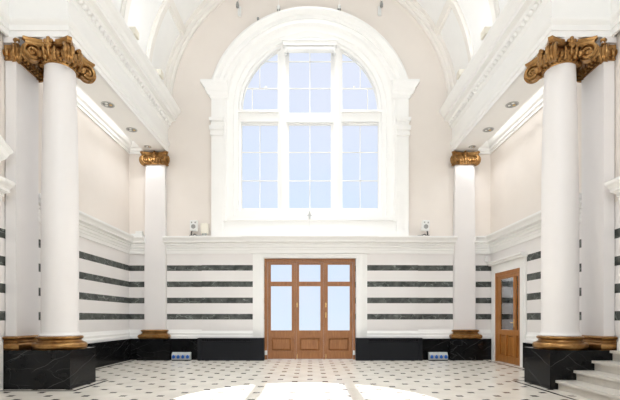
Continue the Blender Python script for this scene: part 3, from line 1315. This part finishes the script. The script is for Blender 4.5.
def socket_block(x0, label):
    t = thing('power_outlet', (x0, BACK - .3, 0), label, 'power outlet')
    wd = .135
    b = B()
    for k in range(4):
        xa = x0 - 2 * wd + k * wd
        loft(b, [[(x, sy0, .03), (x, sy0, .17), (x, sy0 + .07, .245), (x, sy1, .245), (x, sy1, .03)] for x in (xa + .003, xa + wd - .003)])
    obj('housing', b, SOCKET, t)
    b = B()
    box(b, x0 - 2 * wd, x0 + 2 * wd, sy0 + .02, sy1, 0, .032)
    obj('foot', b, DARKM, t)
    for k in range(4):
        xm = x0 - 1.5 * wd + k * wd
        b = B()
        rings = []
        for r, y in ((.052, sy0), (.052, sy0 - .035), (.044, sy0 - .045), (.03, sy0 - .045), (.03, sy0 - .03)):
            rings.append([(xm + r * .85 * math.cos(2 * PI * j / 18), y, .115 + .85 * r * math.sin(2 * PI * j / 18)) for j in range(18)])
        loft(b, rings)
        box(b, xm - .02, xm + .02, sy0 - .03, sy0, .15, .175)
        obj('socket', b, BLUE, t, smooth=True)
    return t


socket_block(wx(180.7, sy0), 'pale block of four blue sockets on the floor left of the left radiator cover')
socket_block(wx(438.8, sy0), 'pale block of four blue sockets on the floor right of the right radiator cover')

# ================================================================== DOWNLIGHTS
dl_spots = [(9.59, .145, 'nearest the round column'), (10.87, .14, 'in the middle of its row'), (11.95, .10, 'smallest, nearest the far pilaster')]
for s in (-1, 1):
    for (y, r, where) in dl_spots:
        X = s * 4.69
        t = thing('downlight', (X, y, ENTZ), 'round grey downlight under the %s beam, %s' % (labels[s], where), 'downlight', 'downlights under the beams')
        b = B()
        lathe(b, [(r, ENTZ), (r, ENTZ - .012), (r - .02, ENTZ - .016), (r - .025, ENTZ - .004), (r - .025, ENTZ)], X, y, 28, caps=False)
        obj('rim', b, STEEL, t, smooth=True)
        b = B()
        lathe(b, [(r - .026, ENTZ - .001), (r - .04, ENTZ - .004), (.001, ENTZ - .004)], X, y, 24)
        obj('reflector', b, GREYP, t, smooth=True)
        for q in range(3):
            a = 2 * PI * q / 3 + .4
            b = B()
            ball(b, (X + r * .42 * math.cos(a), y + r * .42 * math.sin(a), ENTZ - .006), r * .24, (1, 1, .35))
            obj('lamp', b, WPLAST if q else BRASS, t, smooth=True)

# ================================================================== UPLIGHT BOXES ON THE CORNICES
for s in (-1, 1):
    for y, where in ((9.2, 'nearer of the two'), (10.75, 'farther of the two')):
        X = s * 3.93
        t = thing('uplight', (X, y, 7.475), 'small cream lamp box on top of the %s cornice, %s' % (labels[s], where), 'lamp', 'lamp boxes on the cornices')
        b = B()
        box(b, X - .09, X + .09, y - .11, y + .11, 7.50, 7.66)
        bevel_all(b, .012, 2)
        obj('housing', b, CREAM, t)
        b = B()
        box(b, X - .03, X + .03, y - .07, y + .07, 7.475, 7.502)
        obj('foot', b, STEEL, t)

# ================================================================== CORNICE-TOP DEVICES
CT = 3.645


def speaker(x, label, lean):
    y = BACK - .18
    t = thing('speaker', (x, y, CT), label, 'speaker')
    M = Matrix.Rotation(lean, 4, 'Y')
    b = B()
    box(b, -.105, .105, -.07, .07, 0, .31)
    bevel_all(b, .012, 2)
    bmesh.ops.transform(b, matrix=Matrix.Translation((x, y, CT + .17)) @ M, verts=b.verts)
    obj('cabinet', b, WPLAST, t)
    b = B()
    for zc, r in ((.12, .065),):
        loft(b, [[(r2 * math.cos(2 * PI * j / 20), yy, zc + r2 * math.sin(2 * PI * j / 20)) for j in range(20)]
                 for r2, yy in ((r, -.068), (r, -.08), (r - .02, -.075), (.005, -.078))])
    bmesh.ops.transform(b, matrix=Matrix.Translation((x, y, CT + .17)) @ M, verts=b.verts)
    obj('grille', b, GREYP, t, smooth=True)
    for q in (-.05, .055):
        b = B()
        box(b, q - .017, q + .017, -.08, -.068, .22, .26)
        bmesh.ops.transform(b, matrix=Matrix.Translation((x, y, CT + .17)) @ M, verts=b.verts)
        obj('lens', b, GREYP, t)
    sgn = -1 if lean <= 0 else 1
    b = B()
    tube(b, [(x + sgn * .06, y, CT + .18), (x + sgn * .08, y, CT + .10), (x + sgn * .07, y, CT)], .02, 8)
    box(b, x + sgn * .06 - .06, x + sgn * .06 + .06, y - .05, y + .05, CT, CT + .05)
    tube(b, [(x + sgn * .05, y - .02, CT + .03), (x - sgn * .02, y - .03, CT + .07), (x - sgn * .12, y - .02, CT + .03), (x - sgn * .22, y, CT + .03)], .016, 6)
    obj('bracket', b, DARKM, t)


speaker(wx(194, BACK - .18), 'small white speaker with round grille on the far cornice, left of the window', -.0)
speaker(wx(425, BACK - .18), 'small white speaker leaning on the far cornice, right of the window', .08)

x = wx(204.8, BACK - .15)
t = thing('sensor_box', (x, BACK - .15, CT), 'cream sensor box beside the left speaker on the cornice', 'sensor')
b = B()
box(b, x - .105, x + .105, BACK - .22, BACK - .1, CT + .10, CT + .40)
bevel_all(b, .015, 2)
obj('housing', b, CREAM, t)
b = B()
box(b, x - .07, x - .03, BACK - .19, BACK - .13, CT, CT + .105)
box(b, x + .0, x + .06, BACK - .19, BACK - .13, CT, CT + .105)
obj('bracket', b, SOCKET, t)

# small box on the left aisle cornice
x = wx(139.0, BACK - .1) - .03
t = thing('junction_box', (x, BACK - .12, CT), 'small white box on the left aisle cornice beside the pilaster', 'box')
b = B()
box(b, x - .16, x + .17, BACK - .2, BACK - .06, CT, CT + .09)
box(b, x - .05, x + .15, BACK - .18, BACK - .06, CT + .09, CT + .17)
bevel_all(b, .008, 1)
obj('housing', b, WPLAST, t)

# small wall sensor over the corner of the side door
b = B()
box(b, HX - .19, HX - .10, BACK - .07, BACK + .001, 2.93, 3.09)
bevel_all(b, .012, 2)
o = obj('motion_sensor', b, WPLAST, base=(HX - .15, BACK - .03, 2.95))
tag(o, 'small white sensor high in the corner above the right side door', 'sensor')

# door holders on the floor at the jambs
for s, nm in ((-1, 'left'), (1, 'right')):
    x = s * 1.32
    t = thing('door_stop', (x, BACK - .0, 0), 'small white door stop on the %s jamb of the middle door' % nm, 'door stop', 'door stops by the middle door')
    b = B()
    box(b, x - .035, x + .035, BACK - .06, BACK + .028, .14, .27)
    bevel_all(b, .008, 1)
    obj('housing', b, WPLAST, t)

# ================================================================== SPOT FIXTURES ABOVE THE WINDOW ARCH
def wall_spot(px, py, label):
    x, z = wx(px, 12.3), wz(py, 12.3)
    t = thing('spotlight', (x, BACK, z), label, 'spotlight', 'spotlights above the window arch')
    s = 1 if x > 0 else -1
    b = B()
    box(b, x - s * .04 - .05, x - s * .04 + .05, BACK - .06, BACK, z - .22, z + .05)
    bevel_all(b, .008, 1)
    obj('wall_plate', b, WPLAST, t)
    b = B()
    tube(b, [(x, BACK - .06, z), (x, BACK - .12, z + .02), (x, BACK - .12, z + .09)], .014, 8)
    obj('arm', b, STEEL, t)
    b = B()
    tube(b, [(x, BACK - .13, z + .12), (x, BACK - .13, z + .04), (x, BACK - .13, z - .03)], [.03, .05, .045], 12)
    obj('head', b, GREYP, t, smooth=True)
    b = B()
    tube(b, [(x, BACK - .03, z + .05), (x, BACK - .02, z + .4)], .007, 6)
    obj('cable', b, SOCKET, t)


wall_spot(237.7, 7.0, 'white bracket spotlight on the wall, left above the window arch')
wall_spot(381.3, 6.5, 'white bracket spotlight on the wall, right above the window arch')


def arch_spot(px, py, label):
    x, z = wx(px, 12.15), wz(py, 12.15)
    t = thing('cable_clamp', (x, BACK - .1, z), label, 'clamp', 'cable clamps on top of the window arch')
    b = B()
    box(b, x - .045, x + .045, BACK - .26, BACK, z - .05, z - .02)
    box(b, x - .045, x + .045, BACK - .26, BACK, z + .03, z + .06)
    box(b, x - .045, x - .03, BACK - .24, BACK - .1, z - .05, z + .06)
    obj('clamp_body', b, GREYP, t)
    b = B()
    tube(b, [(x, BACK - .27, z - .03), (x, BACK - .27, z + .02), (x, BACK - .27, z + .07)], [.03, .04, .03], 12)
    obj('head', b, WPLAST, t, smooth=True)
    b = B()
    tube(b, [(x, BACK - .15, z + .4), (x, BACK - .27, z + .02), (x, BACK - .27, z - .02), (x, BACK - .27, wz(40, 12.15))], .005, 6)
    obj('cable', b, WPLAST, t)


arch_spot(278.5, 8.5, 'small grey clamp on the crown of the window arch, left one')
arch_spot(339.3, 7.8, 'small grey clamp on the crown of the window arch, right one')
x, z = wx(258, 12.15), wz(18.6, 12.15)
b = B()
tube(b, [(x, BACK - .0, z), (x, BACK - .27, z)], .035, 12)
o = obj('wall_knob', b, GREYP, base=(x, BACK, z))
tag(o, 'small dark knob on the upper left rim of the window arch', 'knob')

# ================================================================== SKY, SUN, DAYLIGHT, ADDED FILL
w = bpy.data.worlds.new('sky')
SC.world = w
w.use_nodes = True
nt = w.node_tree
for n_ in list(nt.nodes):
    nt.nodes.remove(n_)
out = nt.nodes.new('ShaderNodeOutputWorld')
bg = nt.nodes.new('ShaderNodeBackground')
tc = nt.nodes.new('ShaderNodeTexCoord')
sep = nt.nodes.new('ShaderNodeSeparateXYZ')
nt.links.new(tc.outputs['Generated'], sep.inputs[0])
low = ramp(nt, sep.outputs[2], -.03, .12)
hi = ramp(nt, sep.outputs[2], .15, .5)
c = mix(nt, low, (.74, .85, .96), (.66, .80, .98))
c = mix(nt, hi, c, (.74, .795, .94))
cn = ramp(nt, noise(nt, tc.outputs['Generated'], 5, 6, .6), .42, .72)
c = mix(nt, math_node(nt, 'MULTIPLY', cn, .55), c, (.80, .83, .95))
nt.links.new(c, bg.inputs[0])
bg.inputs[1].default_value = .92
nt.links.new(bg.outputs[0], out.inputs[0])

sun = bpy.data.lights.new('sun', 'SUN')
sun.energy = 20.0
sun.angle = math.radians(.55)
sun.color = (.97, .985, 1)
so_ = bpy.data.objects.new('sun', sun)
COL.objects.link(so_)
d = Vector((-.01, 1.0, -1.0)).normalized()
so_.rotation_euler = d.to_track_quat('-Z', 'Y').to_euler()
so_.location = (0, -12, 20)


def area(name, loc, direction, sx, sy, power, col):
    l = bpy.data.lights.new(name, 'AREA')
    l.shape = 'RECTANGLE'
    l.size, l.size_y = sx, sy
    l.energy = power
    l.color = col
    o = bpy.data.objects.new(name, l)
    COL.objects.link(o)
    o.location = loc
    o.rotation_euler = Vector(direction).to_track_quat('-Z', 'Y').to_euler()
    return o


# daylight of the window behind the viewer, plus two added overhead fill areas
area('near_hall_fill', (0, 2.8, 11.85), (0, 0, -1), 8.5, 7.0, 84, (.89, .95, 1))  # added fill, the flat ceiling has no opening
area('window_daylight', (0, REAR + .05, 6.6), (0, 1, -.05), 4.0, 5.5, 285, (.89, .95, 1))
area('nave_top_fill', (0, 9.9, 11.70), (0, 0, -1), 2.2, 3.4, 140, (.90, .955, 1)).data.spread = math.radians(72)  # added fill under the vault crown, out of view
# added fill point that lightens the lobby seen through the side door
l = bpy.data.lights.new('lobby_fill', 'POINT')
l.energy = 60
l.shadow_soft_size = .12
o = bpy.data.objects.new('lobby_fill', l)
COL.objects.link(o)
o.location = (HX + .9, 11.0, 2.7)
# added unseen fill strips: above the cornices for the vault, below the aisle ceilings
for s in (-1, 1):
    area('cornice_fill', (s * 4.0, 9.9, 7.55), (-s * .45, 0, 1), .25, 4.4, 36, (.96, .98, 1))
    area('aisle_fill', (s * 5.05, 10.1, 6.72), (0, 0, -1), .18, 3.6, 9, (.96, .98, 1))
    for y in (9.59, 10.87, 11.95):
        l = bpy.data.lights.new('downlight_lamp', 'SPOT')
        l.energy = 22
        l.spot_size = math.radians(150)
        l.spot_blend = 1.0
        l.shadow_soft_size = .1
        l.color = (.96, .98, 1)
        o = bpy.data.objects.new('downlight_lamp', l)
        COL.objects.link(o)
        o.location = (s * 4.69, y, ENTZ - .12)

# ================================================================== CAMERA
cam = bpy.data.cameras.new('camera')
cam.sensor_width = 36
cam.lens = 24
cam.shift_y = 118 / 620
cam.clip_end = 200
co = bpy.data.objects.new('camera', cam)
COL.objects.link(co)
co.location = (0, 0, CAMZ)
co.rotation_euler = (PI / 2, 0, 0)
SC.camera = co

for o in SC.objects:
    if '_org' in o:
        del o['_org']

vs = SC.view_settings
vs.view_transform = 'Standard'
vs.look = 'None'
vs.gamma = 1
vs.exposure = .23
vs.use_curve_mapping = False
SC.cycles.max_bounces = 10
SC.cycles.diffuse_bounces = 6
SC.cycles.sample_clamp_indirect = 6
